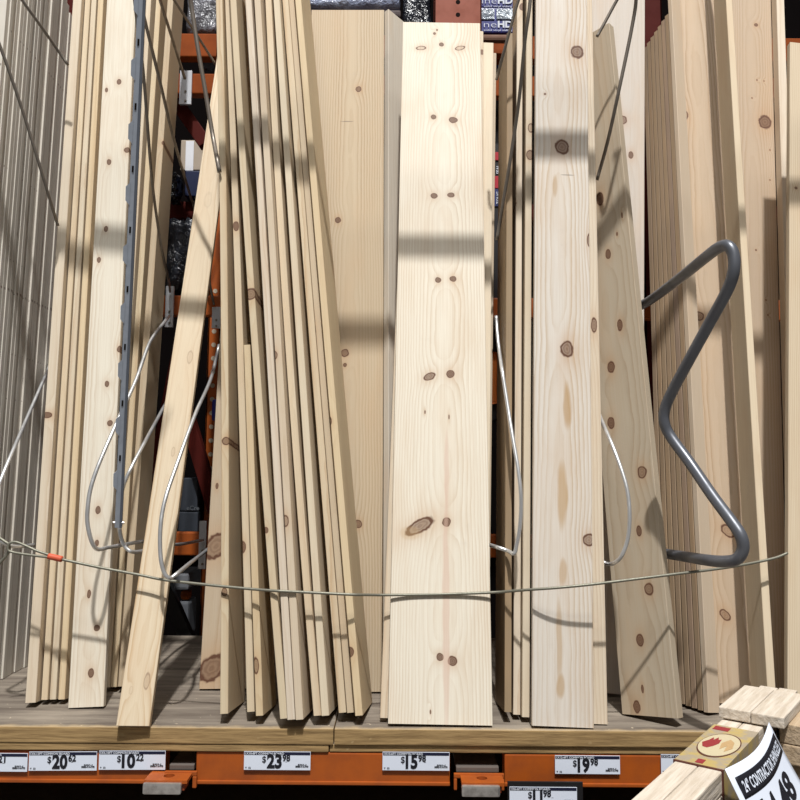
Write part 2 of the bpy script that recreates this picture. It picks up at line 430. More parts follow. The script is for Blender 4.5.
# divider rails, uprights and braces at the back
def rail(py0, py1, label, Y=YR):
    z1 = onY(400, py0, Y).z; z0 = onY(400, py1, Y).z
    o = box('divider_rail', (-1.9, Y, z0), (1.9, Y + 0.04, z1), ORANGESHADE if py0 < 100 else ORANGE, None, 0.004)
    return tag(o, label, 'rail', 'orange divider rails behind the boards')
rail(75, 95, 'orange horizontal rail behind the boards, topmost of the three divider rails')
rail(297, 317, 'orange horizontal rail behind the boards, middle one of the three divider rails')
rail(534, 557, 'orange horizontal rail behind the boards, lowest of the three divider rails')
bb = box('upper_shelf_beam', (-1.9, 3.0, onY(400, 58, 3.0).z), (1.9, 3.05, onY(400, 35, 3.0).z), ORANGESHADE, None, 0.004)
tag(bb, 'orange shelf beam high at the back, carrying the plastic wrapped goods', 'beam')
lb = box('lower_shelf_beam', (-1.9, 3.0, onY(400, 220, 3.0).z), (1.9, 3.05, onY(400, 203, 3.0).z), DARKRED, None, 0.004)
tag(lb, 'dark maroon shelf beam at the back, below the blue carton', 'beam')

def upright(px0, px1, Y, label, mat, holes=True, zt=3.745, hz=(2.85, 3.35)):
    a = onY(px0, 300, Y); b = onY(px1, 300, Y)
    o = thing('rack_upright', label, 'upright', (a.x, Y, 0.001), 'rack uprights behind the boards')
    W = b.x - a.x
    bm = bmesh.new(); add_box(bm, (0, 0, 0), (W, 0.006, zt), 0.001)
    add_box(bm, (0, 0, 0), (0.006, 0.07, zt), 0.001); add_box(bm, (W - 0.006, 0, 0), (W, 0.07, zt), 0.001)
    link_mesh('channel', bm, mat, o)
    if holes:
        for k in range(int(zt / 0.05)):
            z = 0.05 + 0.05 * k
            if not (hz[0] < z < hz[1]): continue
            bm = bmesh.new()
            M = Matrix.Translation((W * 0.5, -0.0003, z)) @ Matrix.Rotation(R(90), 4, 'X')
            bmesh.ops.create_cone(bm, cap_ends=True, segments=14, radius1=0.0085, radius2=0.0085, depth=0.001, matrix=M)
            link_mesh('slot', bm, holes, o)
    return o
HOLED = plain('slot_shadow', (0.01, 0.006, 0.005), 0.9, 0, 0.1, 0)
HOLEW = plain('slot_daylight', (0.5, 0.42, 0.32), 0.7, 0, 0.2, 0)
upright(433, 482, 2.86, 'broad brown-red rack upright showing above the widest front board', REDBROWN, HOLED)
upright(645, 668, 2.86, 'shade-darkened red rack upright showing above the ribbed strips at right', DARKRED, None)
upright(52, 78, 2.86, 'shade-darkened red rack upright showing at top left behind the primed boards', DARKRED, None)
upright(209, 221, 2.90, 'orange rack upright with pale slots, seen beside the slanting board', ORANGE, HOLEW, 3.745, (1.4, 2.2))

def brace(p, q, Y, label, r=0.022, mat=DARKRED):
    a, b = onY(*p, Y), onY(*q, Y)
    d = (b - a); L = d.length
    M = Matrix.Translation(a) @ d.to_track_quat('Z', 'Y').to_matrix().to_4x4()
    bm = bmesh.new(); add_box(bm, (-r, -0.024, 0), (r, 0.024, L), 0.003, M)
    return tag(link_mesh('rack_brace', bm, mat), label, 'brace', 'diagonal rack braces')
brace((160, 78), (206, 145), 2.787, 'short maroon diagonal brace below the top divider rail', 0.02)
brace((191, 300), (143, 540), 2.787, 'maroon diagonal brace running down left behind the slanting board', 0.025)
brace((187, 415), (216, 512), 2.84, 'maroon diagonal brace running down right behind the slanting board', 0.022)
brace((160, 575), (190, 645), 2.89, 'black diagonal brace low behind the slanting board', 0.02, BLACK)

# goods behind
def goods(name, rect, Y, dep, mat, label, cat, bev=0.01):
    o = pbox(name, *rect, Y, dep, mat, None, bev)
    return tag(o, label, cat)
def bag(name, rect, Y, dep, mat, label, cat, seed=1, rough=0.02):
    """lumpy film wrapped pack"""
    a = onY(rect[0], rect[3], Y); b = onY(rect[2], rect[1], Y)
    bm = bmesh.new(); add_box(bm, (0, 0, 0), (b.x - a.x, dep, b.z - a.z))
    bmesh.ops.subdivide_edges(bm, edges=bm.edges, cuts=7, use_grid_fill=True)
    r = random.Random(seed)
    for v in bm.verts:
        v.co += Vector((r.uniform(-1, 1) * 0.4, r.uniform(-0.2, 1), r.uniform(-1, 1) * 0.5)) * rough
    o = link_mesh(name, bm, mat, None, True); o.location = (a.x, Y, a.z)
    return tag(o, label, cat)
bag('wrapped_pack', (186, -30, 217, 33), 3.06, 0.3, WRAPGREY, 'crumpled grey film wrapped pack above the top orange beam at left', 'pack', 2, 0.012)
bag('wrapped_pack', (296, -60, 400, 7), 2.98, 0.3, WRAPBLUE, 'pale blue film wrapped pack above the wide back board', 'pack', 3, 0.010)
goods('pallet_slat', (292, 9.5, 401, 16), 2.98, 0.3, plain('dark_slat', (0.07, 0.05, 0.05), 0.7), 'dark wooden slat under the pale blue wrapped pack', 'pallet')
bag('tarp_roll', (404, -40, 431, 30), 3.0, 0.2, WRAPBLACK, 'black folded plastic roll at top, left of the brown-red upright', 'roll', 5, 0.014)
goods('carton', (180, 140, 203, 170), 2.98, 0.25, plain('carton_tan', (0.40, 0.33, 0.26), 0.7), 'tan carton with white strip on the back shelf at left', 'box', 0.004)
ws = pbox('tape_strip', 185, 141, 194, 170.5, 2.976, 0.003, plain('white_tape', (0.75, 0.76, 0.80), 0.5), None, 0.0005)
ws.parent = bpy.data.objects['carton']; ws['label'] = 'white strip'
goods('blue_carton', (184.5, 170.8, 203, 196), 2.97, 0.28, plain('carton_navy', (0.008, 0.016, 0.06), 0.5), 'dark blue carton below the tan carton with white strip', 'box', 0.004)
bag('wrapped_pack', (166, 219, 196, 288), 2.9, 0.25, WRAPBLACK, 'shiny black film wrapped pack beside the slanting board', 'pack', 7, 0.02)
bag('wrapped_pack', (166, 172, 176, 197), 2.88, 0.08, WRAPBLACK, 'small black film wrapped pack left of the dark blue carton', 'pack', 8, 0.012)
DARKBOX = plain('slate_carton', (0.035, 0.042, 0.055), 0.6)
for (rect, lab) in (((180, 478, 198, 511), 'dark slate carton behind the slanting board, topmost of two above the low rail'),
                    ((178, 512, 198, 532), 'dark slate carton behind the slanting board, resting just above the low rail')):
    goods('slate_carton', rect, 2.86, 0.3, DARKBOX, lab, 'box', 0.004)
t = text_mesh('carton_print', 'eCre', 0.022, plain('grey_print', (0.16, 0.18, 0.2), 0.6), bpy.data.objects['slate_carton'],
          Matrix.Translation(onY(186.5, 510, 2.858)) @ Matrix.Rotation(R(90), 4, 'X'))
goods('grey_bin', (172, 573, 189, 590), 2.94, 0.2, plain('grey_bin', (0.22, 0.23, 0.25), 0.5), 'grey plastic bin low behind the slanting board', 'bin')
goods('orange_strip', (180, 591, 189, 600), 2.96, 0.05, ORANGE, 'small orange plate low behind the slanting board', 'plate')
goods('white_jug', (176, 601, 189, 637), 2.96, 0.12, plain('jug_grey', (0.16, 0.17, 0.19), 0.5), 'grey white jug standing low on the back of the deck', 'jug', 0.012)
goods('label_pouch', (211, 399, 219, 421), 2.86, 0.02, plain('pouch_blue', (0.03, 0.03, 0.22), 0.4), 'blue and white pouch hanging beside the orange slotted upright', 'pouch')
# dark goods seen through the slit right of the widest board
dk = goods('boxed_goods', (486, 110, 512, 420), 2.801, 0.19, plain('black_carton', (0.012, 0.010, 0.012), 0.5), 'black carton with red labels in the slit beside the widest board', 'box', 0.004)
RLAB = plain('red_label', (0.42, 0.015, 0.03), 0.5)
BLAB = plain('blue_label', (0.02, 0.03, 0.13), 0.5)
for (r_, m_, nm) in (((490, 152, 501, 160), RLAB, 'red_label'), ((490, 176, 501, 188), RLAB, 'red_label'), ((490, 189, 501, 206), BLAB, 'blue_label')):
    q = pbox(nm, *r_, 2.797, 0.003, m_, None, 0.0005); q.parent = dk
for k, (py, s) in enumerate(((174, 'SEALS'), (204, 'TOUGH'))):
    M = Matrix.Translation(onY(499.5, py, 2.795)) @ Matrix.Rotation(R(90), 4, 'X') @ Matrix.Rotation(R(90), 4, 'Z')
    text_mesh('label_print', s[:4], 0.016, INKW, dk, M, 0.0003)
ot = goods('orange_tag', (488, 352, 497, 404), 2.795, 0.003, plain('orange_tag', (0.62, 0.17, 0.03), 0.5), 'small orange tag low in the slit beside the widest board', 'tag')
# shingle packs
BLUEP = plain('pack_blue', (0.028, 0.034, 0.19), 0.35, 0, 0.5, 0.1)
PHOTO = wrap_mat('pack_picture', (0.25, 0.29, 0.34), (0.50, 0.55, 0.60))
for i, (y0, y1, tx, ty, s, lab) in enumerate(((7.8, 32.4, 477.5, 27.2, 'line', 'blue wrapped pack printed line HD, lower of the two at top'),
                                             (-22, 7.2, 472.5, 3.4, 'eline', 'blue wrapped pack printed line HD, upper of the two at top'))):
    o = pbox('shingle_pack', 470, y0, 522, y1, 2.98, 0.3, BLUEP, None, 0.006)
    tag(o, lab, 'pack', 'blue printed packs at the top')
    z0 = onY(tx, ty, 2.977)
    M = Matrix.Translation(z0) @ Matrix.Rotation(R(90), 4, 'X')
    wl = onY(496.5, ty, 2.977).x - z0.x
    text_mesh('pack_print', s, 0.037, INKW, o, M, -0.0006, wl)
    z1 = onY(497.8, ty, 2.977)
    text_mesh('pack_print', 'HD', 0.036, INKW, o, Matrix.Translation(z1) @ Matrix.Rotation(R(90), 4, 'X'), 0.0014, onY(512.5, ty, 2.977).x - z1.x)
    text_mesh('small_print', 'solid vinyl siding', 0.010, INKW, o, Matrix.Translation(onY(484, ty + 3.6, 2.977)) @ Matrix.Rotation(R(90), 4, 'X'), 0, onY(512, ty, 2.977).x - onY(484, ty, 2.977).x)
    if i == 0:
        for a_, b_ in ((472, 494.5), (496.5, 522)):
            q = pbox('picture_panel', a_, 9.0, b_, 19.0, 2.976, 0.003, PHOTO, None, 0.0005); q.parent = o
goods('pack_pallet', (470, 34, 524, 40), 2.945, 0.03, plain('pallet_dark', (0.16, 0.08, 0.05), 0.7), 'brown pallet board under the blue printed packs', 'pallet')

# ------------------------------------------------------------------ boards
ALL = []
def board(label, group, bot, top, lean, yaw, a, b, tone='pine', ext=0.0, bow=0.0, knots=(), pith=None, freq=200.0,
          name='pine_board', cat='board', zrest=ZS, seg=14, stains=(), contrast=None):
    """a board standing on the deck: bot/top are its near left edge at foot and head, a its width in view, b its depth"""
    zr = zrest + 0.0006; zref = zr
    for it in range(12):
        B = onZ(*bot, zref)
        n = Vector((0, 1, -math.tan(R(lean))))
        T = on_plane(*top, B, n)
        u = (T - B).normalized()
        e1 = Vector((math.cos(R(yaw)), math.sin(R(yaw)), 0)); e1 = (e1 - u * e1.dot(u)).normalized()
        e2 = u.cross(e1)
        mz = min(0, (e1 * a).z, (e2 * b).z, (e1 * a + e2 * b).z)
        zref = zr - mz
    B = onZ(*bot, zref)
    L = (T - B).length + ext
    Mx = Matrix((e1, e2, u)).transposed().to_4x4(); Mx.translation = B
    bm = bmesh.new()
    rows = []
    bv = 0.0012
    prof = [(bv, 0), (a - bv, 0), (a, bv), (a, b - bv), (a - bv, b), (bv, b), (0, b - bv), (0, bv)]
    n_ = seg if bow else 2
    for k in range(n_ + 1):
        s = k / n_; off = bow * 4 * s * (1 - s)
        rows.append([bm.verts.new((x + off, y, L * s)) for x, y in prof])
    for p, q in zip(rows, rows[1:]):
        for k in range(8): bm.faces.new((p[k], p[(k + 1) % 8], q[(k + 1) % 8], q[k]))
    bm.faces.new(rows[0][::-1]); bm.faces.new(rows[-1])
    ks = []
    for kk in knots:
        px, py, rx, rz = kk[:4]; tilt = kk[4] if len(kk) > 4 else 0.0; hol = kk[5] if len(kk) > 5 else 0.0; pw = kk[6] if len(kk) > 6 else 1.0
        P = on_plane(px, py, B, e2); q = P - B; d = depth(P) / F
        ks.append((q.dot(e1), q.dot(u), rx * d, rz * d * 1.05, tilt, hol, pw))
    st_ = []
    for (px, py, rx, rz, sc, pw) in stains:
        P = on_plane(px, py, B, e2); q = P - B; d = depth(P) / F
        st_.append((q.dot(e1), q.dot(u), rx * d, rz * d * 1.05, sc, pw))
    sd = rnd.uniform(0, 40)
    if pith is None:
        pith = (rnd.uniform(-0.02, a + 0.02), rnd.choice((-1, 1)) * rnd.uniform(0.04, 0.16))
    m = wood(tone, sd, pith, ks, freq, st_, contrast) if not isinstance(tone, bpy.types.Material) else tone
    o = link_mesh(name, bm, m)
    o.matrix_world = Mx
    tag(o, label, cat, group)
    ALL.append(o)
    return o

# --- primed boards at the far left: a leaning pack seen along its right edges
def primed():
    m, t, b = principled('primer_paint', 0.6, 0, 0.3)
    tc = t.new('ShaderNodeTexCoord').outputs['Object']
    rn = t.new('ShaderNodeObjectInfo').outputs['Random']
    n = t.step(t.noise(tc, 16, 4, 0.6), 0.35, 0.8)
    c = t.mix(t.m('MULTIPLY', n, 0.35), (0.70, 0.65, 0.57, 1), (0.53, 0.485, 0.42, 1))
    c = t.mix(t.m('MULTIPLY', rn, 0.3), c, (0.50, 0.46, 0.40, 1))
    sc = t.step(t.noise(tc, 48, 2), 0.70, 0.74)
    c = t.mix(t.m('MULTIPLY', sc, 0.7), c, (0.16, 0.11, 0.08, 1))
    t.l.new(c, b.inputs['Base Color'])
    return m
PRIMED = primed()
NTH = ['rightmost', 'second from right', 'third from right', 'fourth from right', 'fifth from right', 'sixth from right', 'seventh from right',
       'eighth from right', 'ninth from right', 'tenth from right', 'eleventh from right', 'twelfth from right', 'thirteenth from right', 'fourteenth from right',
       'fifteenth from right', 'sixteenth from right', 'seventeenth from right', 'eighteenth from right', 'nineteenth from right', 'twentieth from right',
       'fourth from left', 'third from left', 'second from left', 'leftmost']
for i in range(24):
    Yb = 2.385 - i * 0.0178
    lean = R(2.9); L = (2.96 + 0.022 * i - ZS) / math.cos(lean) + (0.0 if i < 7 else 0.25)
    bm = bmesh.new(); add_box(bm, (-0.14, 0, 0), (rnd.uniform(-0.0055, 0.0015), 0.0165, L), 0.0012)
    o = link_mesh('primed_board', bm, PRIMED)
    zoff = 0.0165 * math.sin(lean) + 0.0006
    o.matrix_world = Matrix.Translation((-1.07, Yb, ZS + zoff)) @ Matrix.Rotation(-lean, 4, 'X')
    tag(o, 'off-white primed board, %s in the leaning pack at the left edge' % NTH[i], 'board', 'primed boards in the left pack')

# --- left bundle of narrow pine boards
GB = 'narrow boards in the left bundle'
board('pale thick pine board, leftmost of the bundle beside the primed pack', GB, (25, 703), (73, 0), 8.0, 4, 0.0245, 0.085, 'pinepale', 0.1,
      knots=[(47, 415, 5, 3)])
board('narrow pine board edge just right of the thick leftmost board', GB, (41, 700), (85, 0), 8.0, 0, 0.0150, 0.089, 'pine', 0.1)
board('narrow pine board edge, second right of the thick leftmost board', GB, (49.5, 699.6), (91.3, 0), 8.0, 0, 0.0150, 0.089, 'pinepale', 0.1)
board('yellowish narrow pine board edge left of the broad knotty left board', GB, (58, 699.6), (98, 0), 8.0, 0, 0.0160, 0.089, 'gold', 0.1)
board('broad pale knotty pine face board in the left bundle beside the steel strip', GB, (68, 708), (107, 0), 8.0, 3, 0.083, 0.019, 'white', 0.2,
      knots=[(119, 82, 2.2, 3), (106.5, 90, 1.5, 2.5), (109, 162, 2.2, 3), (127, 150, 3, 3), (106, 229, 2, 3), (99, 260, 2, 3), (120, 349, 3, 3.5),
             (107, 384, 2.2, 3), (110, 423, 2.8, 3), (98, 510, 2.5, 4), (97, 543, 2, 3), (89, 594, 2, 4), (97, 628, 3, 3), (91, 673, 3, 4)], pith=(0.045, 0.05))
board('narrow pine board edge just right of the hanging steel strip', GB, (103, 687.5), (146, 0), 9.0, 0, 0.0160, 0.089, 'pinepale', 0.2)
board('narrow pine board edge, second right of the hanging steel strip', GB, (110.3, 687), (156, 0), 9.0, 0, 0.0160, 0.089, 'pine', 0.2)
board('narrow pine board, rightmost of the left bundle, dusky right side showing', GB, (117.8, 686.5), (167.5, 0), 9.0, 0, 0.0185, 0.110, 'tan', 0.2,
      knots=[(164, 143, 2.5, 2.5)])

# --- the single slanting board
board('single narrow pine board slanting right, foot on the front of the shelf', None, (116, 725.6), (218, 50), 21.5, 4, 0.072, 0.019, 'pine', 0.0,
      knots=[(190, 357, 3, 7, 0, .8, .3), (147, 681, 3, 8, 0, .8, .45), (173, 452, 2, 5, 0, .9, .25), (208, 200, 4, 10, 0, .9, .1), (131, 690, 2, 4, 0, .8, .15)], pith=(0.034, 0.035), freq=150, contrast=1.4)

# --- the fan of boards seen on edge
GD = 'boards on edge in the fan'
board('pine board with two very large knots behind the fan, left end', None, (199, 689), (234, 100), 12.0, 0, 0.14, 0.019, 'tan', 0.1,
      knots=[(216, 546, 13, 12, 0.35, 0.45), (212, 668, 14, 12, 0.3, 0.3), (217, 486, 1.5, 3)])
LD = [  # bottom, x at top, mid bow px, tone, knots, label
    ((220, 714), 214.6, 3.5, 'pine', [(226, 441, 4, 4, 0, .4), (224.5, 592, 3, 4, 0, .4)], 'pine board on edge, leftmost of the fan'),
    ((247, 712), 224.6, 1, 'pine', [(236, 226, 3, 5), (243, 547, 3, 6)], 'pine board on edge, second of the fan from left'),
    ((280, 719), 231, -3, 'pine', [(251, 294, 6, 6, 0, .3), (266, 530, 2.5, 3)], 'pine board on edge, large knot midway, wide dark gap on its left'),
    ((287.3, 720), 245, 0.5, 'pinepale', [(270, 240, 3, 6, 0, .6)], 'pale pine board on edge, first of the middle pair in the fan'),
    ((295.6, 720), 254, 0.5, 'pine', [(274, 355, 3.5, 5, 0, .5), (285, 521, 4, 6, 0, .7)], 'pine board on edge with ringed knot low, second of the middle pair in the fan'),
    ((313.6, 716), 266.5, -4, 'pine', [], 'bowed pine board on edge right of the middle pair in the fan'),
    ((321.5, 716), 273.3, 0, 'pinepale', [], 'pine board on edge with chipped lower corner in the fan'),
    ((338.7, 713), 282.2, 0, 'pine', [(294, 236, 2.5, 5)], 'pine board on edge, third from the right end of the fan'),
    ((347, 713), 288.6, 0, 'tan', [(313, 331, 3, 9, 0, .3)], 'tan pine board on edge, second from the right end of the fan'),
    ((355.2, 716), 295, 0, 'gold', [(328, 421, 4, 5, 0, .85), (298, 124, 3, 4, 0, .5), (350, 652, 4, 5)], 'pine board on edge, rightmost of the fan, notched low down'),
]
for bot, xt, bw, tone, kn, lab in LD:
    board(lab, GD, bot, (xt, 0), 7.5, -1.0 - 4.0 * (bot[0] - 220) / 135.0, 0.0170 if bot[0] > 221 else 0.018, 0.184, tone, 0.2, bow=bw * 2.1 / 800, knots=kn)
board('shorter pine board on edge, tucked in the fan beside its second board', GD, (255.8, 716), (243.6, 345), 7.5, -2, 0.0165, 0.16, 'gold', 0.0,
      knots=[(256, 665, 3, 8, 0, .5)])

# --- wide boards behind
board('wide pine face board behind, between the fan and the widest front board', None, (294, 692), (311.5, 10), 8.0, 0, 0.228, 0.019, 'tan', 0.0,
      knots=[(358.5, 89, 3, 3, 0, .2), (338, 220, 3, 3.2), (345, 353, 4, 4, 0, .3), (358, 524, 4, 4, 0, .3), (345, 365, 2, 2)], pith=(0.13, 0.03), freq=140, contrast=1.3,
      stains=[(347.5, 121.5, 7.5, 0.55, (0.12, 0.10, 0.09), 0.6)])
board('pale pine board peeking out top left behind the wide back board', None, (286, 688), (299, 15), 8.0, 0, 0.228, 0.019, 'pinepale', 0.0)
board('pale pine board turned sideways between wide back board and widest front board', None, (388.3, 698), (388.5, 9), 14.0, 48, 0.10, 0.019, 'grey', 0.0)

# --- the widest board in front with its stack
GG = 'stack behind the widest board'
board('widest pale knotty pine board standing at centre front of the shelf', None, (388, 723.6), (403, 22), 13.8, 0, 0.2345, 0.019, 'white', 0.0,
      knots=[(421, 48, 5, 2.4, 0.1, 1.2), (460, 48, 5, 2.6, 0.2, 1.2), (441.5, 44.5, 2.4, 2.4), (434.5, 33.5, 1.4, 1.6), (437, 30, 1.0, 1.2),
             (433.5, 117, 2.8, 2.6), (453, 120, 4.4, 3.4), (434, 196, 3.4, 3), (451, 195, 3.8, 2.8), (438, 280, 3, 3), (453, 279, 3.4, 3),
             (429.5, 376.5, 6, 4, 0.3, .3), (450.5, 374, 4, 4), (420, 526, 14, 7, 0.45, .4), (446.5, 522, 4.2, 4.4), (440, 657, 3.6, 3.6), (452.5, 661, 5, 4.6),
             (425, 412, 0.8, 2), (449, 417, 0.7, 2.6), (430.5, 712, 0.8, 2)], pith=(0.128, 0.085), freq=190,
      stains=[(446, 610, 3.6, 120, (0.60, 0.40, 0.31), 0.5), (411, 533, 12, 7, (0.50, 0.33, 0.16), 0.35), (447, 470, 3, 40, (0.60, 0.40, 0.31), 0.45)])
board('pine board directly behind the widest board, left foot corner showing', GG, (380, 717.8), (407, 29), 13.8, 0, 0.2345, 0.019, 'pinepale', 0.0,
      knots=[(482, 52, 4, 3)])
board('pine board second behind the widest board, right edge showing at top', GG, (386, 714), (417.5, 40), 13.8, 0, 0.2345, 0.019, 'pinepale', 0.0)
board('rearmost pine board behind the widest board, stepped lower at right', GG, (388, 710), (421, 50), 13.8, 0, 0.2345, 0.019, 'tan', 0.0)

# --- boards on edge left of the second front board
GH = 'boards on edge beside the second front board'
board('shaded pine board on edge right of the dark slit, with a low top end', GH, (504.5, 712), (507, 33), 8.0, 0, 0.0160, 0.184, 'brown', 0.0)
board('pine board on edge, middle one left of the large-knotted front board', GH, (513.2, 714.5), (517, 0), 8.0, 0, 0.0165, 0.092, 'pinepale', 0.3,
      knots=[(522.5, 7, 3, 4), (515, 203, 1.5, 1.5)])
board('pine board on edge touching the large-knotted front board', GH, (522, 717), (526.6, 0), 8.0, 0, 0.0175, 0.092, 'pinepale', 0.3,
      knots=[(530, 155, 4, 5, 0, .3), (531, 128, 3, 5, 0, .9)])

# --- second front board
board('tall pine board with large round knots standing right of the widest board', None, (532, 725.6), (536, 0), 7.0, 0, 0.1385, 0.019, 'white', 0.3,
      knots=[(577, 52, 6.5, 7, 0, .25), (562, 147, 7, 8, 0, .2), (545, 94, 1.2, 1.2), (590, 240, 3, 8, 0, .3), (567, 349, 6.5, 8.5, 0, .3), (589, 540, 6, 6, 0, .5),
             (589, 2, 1, 1)], pith=(0.062, 0.04), freq=125, contrast=1.25,
      stains=[(567, 405, 4.2, 24, (0.44, 0.26, 0.10), 0.65), (562, 495, 5, 34, (0.46, 0.28, 0.11), 0.6), (563, 572, 4, 14, (0.46, 0.28, 0.12), 0.5), (559, 640, 3, 40, (0.46, 0.29, 0.13), 0.5), (561, 686, 4.5, 12, (0.46, 0.29, 0.13), 0.6), (555, 186, 2.5, 12, (0.44, 0.28, 0.13), 0.5), (567.5, 175, 8, 0.6, (0.15, 0.12, 0.10), 0.6)])
board('pine board right behind the large-knotted tall board, right strip showing', None, (546, 722.4), (541.3, 0), 7.0, 0, 0.1400, 0.019, 'pinepale', 0.3,
      knots=[(597, 37, 2, 2, 0, .4), (594, 325, 3, 8, 0, .3)], pith=(0.05, -0.1))

# --- leaning left board with knots, and the one behind it
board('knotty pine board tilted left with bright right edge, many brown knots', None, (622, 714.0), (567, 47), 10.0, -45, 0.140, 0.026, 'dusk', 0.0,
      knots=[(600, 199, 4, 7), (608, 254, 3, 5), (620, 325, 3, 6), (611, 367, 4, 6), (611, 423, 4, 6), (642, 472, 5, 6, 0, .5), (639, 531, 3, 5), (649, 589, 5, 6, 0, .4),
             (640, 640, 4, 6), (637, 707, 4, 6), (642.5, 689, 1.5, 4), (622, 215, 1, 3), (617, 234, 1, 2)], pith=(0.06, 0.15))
board('pale pine face board upright behind the left-tilted knotty board', None, (571, 690), (588, 0), 10.0, 0, 0.184, 0.019, 'grey', 0.3,
      knots=[(631, 155, 2.5, 4), (622, 120, 5, 5, 0, .3)])

# --- ribbed strips
GL = 'narrow strips standing at right'
ordn = ['leftmost and lowest', 'second from left', 'third from left', 'fourth from left', 'fifth from left', 'sixth from left', 'seventh from left', 'rightmost']
for i in range(8):
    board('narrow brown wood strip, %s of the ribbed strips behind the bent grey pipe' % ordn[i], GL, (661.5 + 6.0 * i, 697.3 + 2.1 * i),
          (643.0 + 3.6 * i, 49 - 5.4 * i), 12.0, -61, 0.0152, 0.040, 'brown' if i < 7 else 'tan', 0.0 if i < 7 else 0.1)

# --- right hand boards
board('broad pine face board behind the bent grey pipe, knots down its face', None, (716.5, 703), (673, 0), 12.0, 0, 0.140, 0.019, 'warm', 0.3,
      knots=[(684, 115, 4.2, 5.5, 0, .6), (699, 316, 5, 5, 0, .6), (728, 531, 7, 6, -0.4, .9), (725, 615, 5.5, 5, -0.4, .7), (757, 617, 2, 8, 0, .3), (679, 148, 1, 3)], pith=(0.06, 0.09), contrast=1.2)
board('pine board on edge with bright edge right of the pipe', None, (769.5, 722), (726, 0), 12.0, 0, 0.0185, 0.089, 'pine', 0.3)
board('pine face board with one large dark knot high up, right of the bright edge', None, (722, 692.5), (720, 0), 12.0, 0, 0.168, 0.019, 'warm', 0.3,
      knots=[(765, 122, 6.5, 7.5, 0, .1), (756, 25, 2, 2), (757, 80, .8, .9), (752, 98, .8, .8), (764, 81, .7, .8), (770, 150, .8, .8), (756, 250, .9, 1), (768, 315, .8, .8), (770, 180, .8, .8), (766, 300, .8, .8)], pith=(0.1, 0.05))
board('narrow pine board on edge between the dark knot board and rightmost board', None, (797, 703), (776.5, 0), 12.0, 0, 0.025, 0.036, 'pinepale', 0.3)
board('rightmost pine board, its top end showing near the upper right corner', None, (787.5, 722), (790, 42), 10.0, 0, 0.140, 0.019, 'pine', 0.0,
      knots=[(796, 188, 1.5, 1.5)])

# ------------------------------------------------------------------ hanging steel strip with tabs
def steel_strip():
    a = onY(114.5, 528, 1.93); b = onY(137.5, 0, 1.62)
    d = b - a; u = d.normalized(); L = d.length * 1.22
    e1 = Vector((1, 0.25, 0)); e1 = (e1 - u * e1.dot(u)).normalized(); e2 = u.cross(e1)
    Mx = Matrix((e1, e2, u)).transposed().to_4x4()
    o = thing('hanging_steel_strip', 'blue-grey steel strip with tabs hanging in front of the left bundle', 'strip', a)
    o.rotation_euler = Mx.to_euler()
    bm = bmesh.new(); add_box(bm, (0, 0, 0), (0.011, 0.004, L), 0.0008)
    link_mesh('front_flange', bm, POSTM, o)
    bm = bmesh.new(); add_box(bm, (0.011, 0, 0), (0.0165, 0.016, L), 0.0008)
    link_mesh('side_flange', bm, plain('strip_dark', (0.16, 0.18, 0.22), 0.45, 0.5), o)
    for k in range(10):
        z = 0.118 + 0.128 * k + 0.004 * k
        if z > L: break
        bm = bmesh.new()
        pr = [(0.002, z - 0.024), (-0.007, z - 0.014), (-0.0075, z + 0.016), (0.002, z + 0.026)]
        f = [bm.verts.new((x, -0.001, zz)) for x, zz in pr]; g = [bm.verts.new((x, 0.0025, zz)) for x, zz in pr]
        bm.faces.new(f); bm.faces.new(g[::-1])
        for q in range(4): bm.faces.new((f[q], f[(q + 1) % 4], g[(q + 1) % 4], g[q]))
        link_mesh('tab', bm, POSTM, o)
        bm = bmesh.new(); add_box(bm, (0.0035, -0.0008, z + 0.048), (0.0075, 0.001, z + 0.062))
        link_mesh('slot', bm, HOLED, o)
    bm = bmesh.new(); add_tube(bm, [Vector((-0.004, 0.004, 0.012)), Vector((0.021, 0.004, 0.012))], 0.0035, 10)
    link_mesh('bolt', bm, CHROME, o)
steel_strip()

# ------------------------------------------------------------------ divider wire loops
GW = 'wire divider loops'
from mathutils.bvhtree import BVHTree
_v = []; _f = []
for o in [q for q in C.objects if q.name.startswith(('pine_board', 'primed_board'))]:
    n = len(_v); _v += [o.matrix_world @ x.co for x in o.data.vertices]; _f += [[n + i for i in p.vertices] for p in o.data.polygons]
BVHTREE = BVHTree.FromPolygons(_v, _f)
def plate(parent, px0, py0, px1, py1, Y=YR - 0.012):
    p = pbox('mounting_plate', px0, py0, px1, py1, Y, 0.010, PLATE, parent, 0.001)
    a = onY((px0 + px1) / 2, py0 + (py1 - py0) * 0.62, Y)
    for fy in (0.62, 0.9):
        bm = bmesh.new()
        c = onY((px0 + px1) / 2, py0 + (py1 - py0) * fy, Y - 0.001) - parent.location
        bmesh.ops.create_cone(bm, cap_ends=True, segments=12, radius1=0.0045, radius2=0.0035, depth=0.004,
                              matrix=Matrix.Translation(c) @ Matrix.Rotation(R(90), 4, 'X'))
        link_mesh('bolt_head', bm, WIREDARK, parent)
    return p
BVH = BVHTREE
def front_hit(p):
    d = p - CAM; h = BVH.ray_cast(CAM, d.normalized())
    return h[0].y if h[0] else 99.0
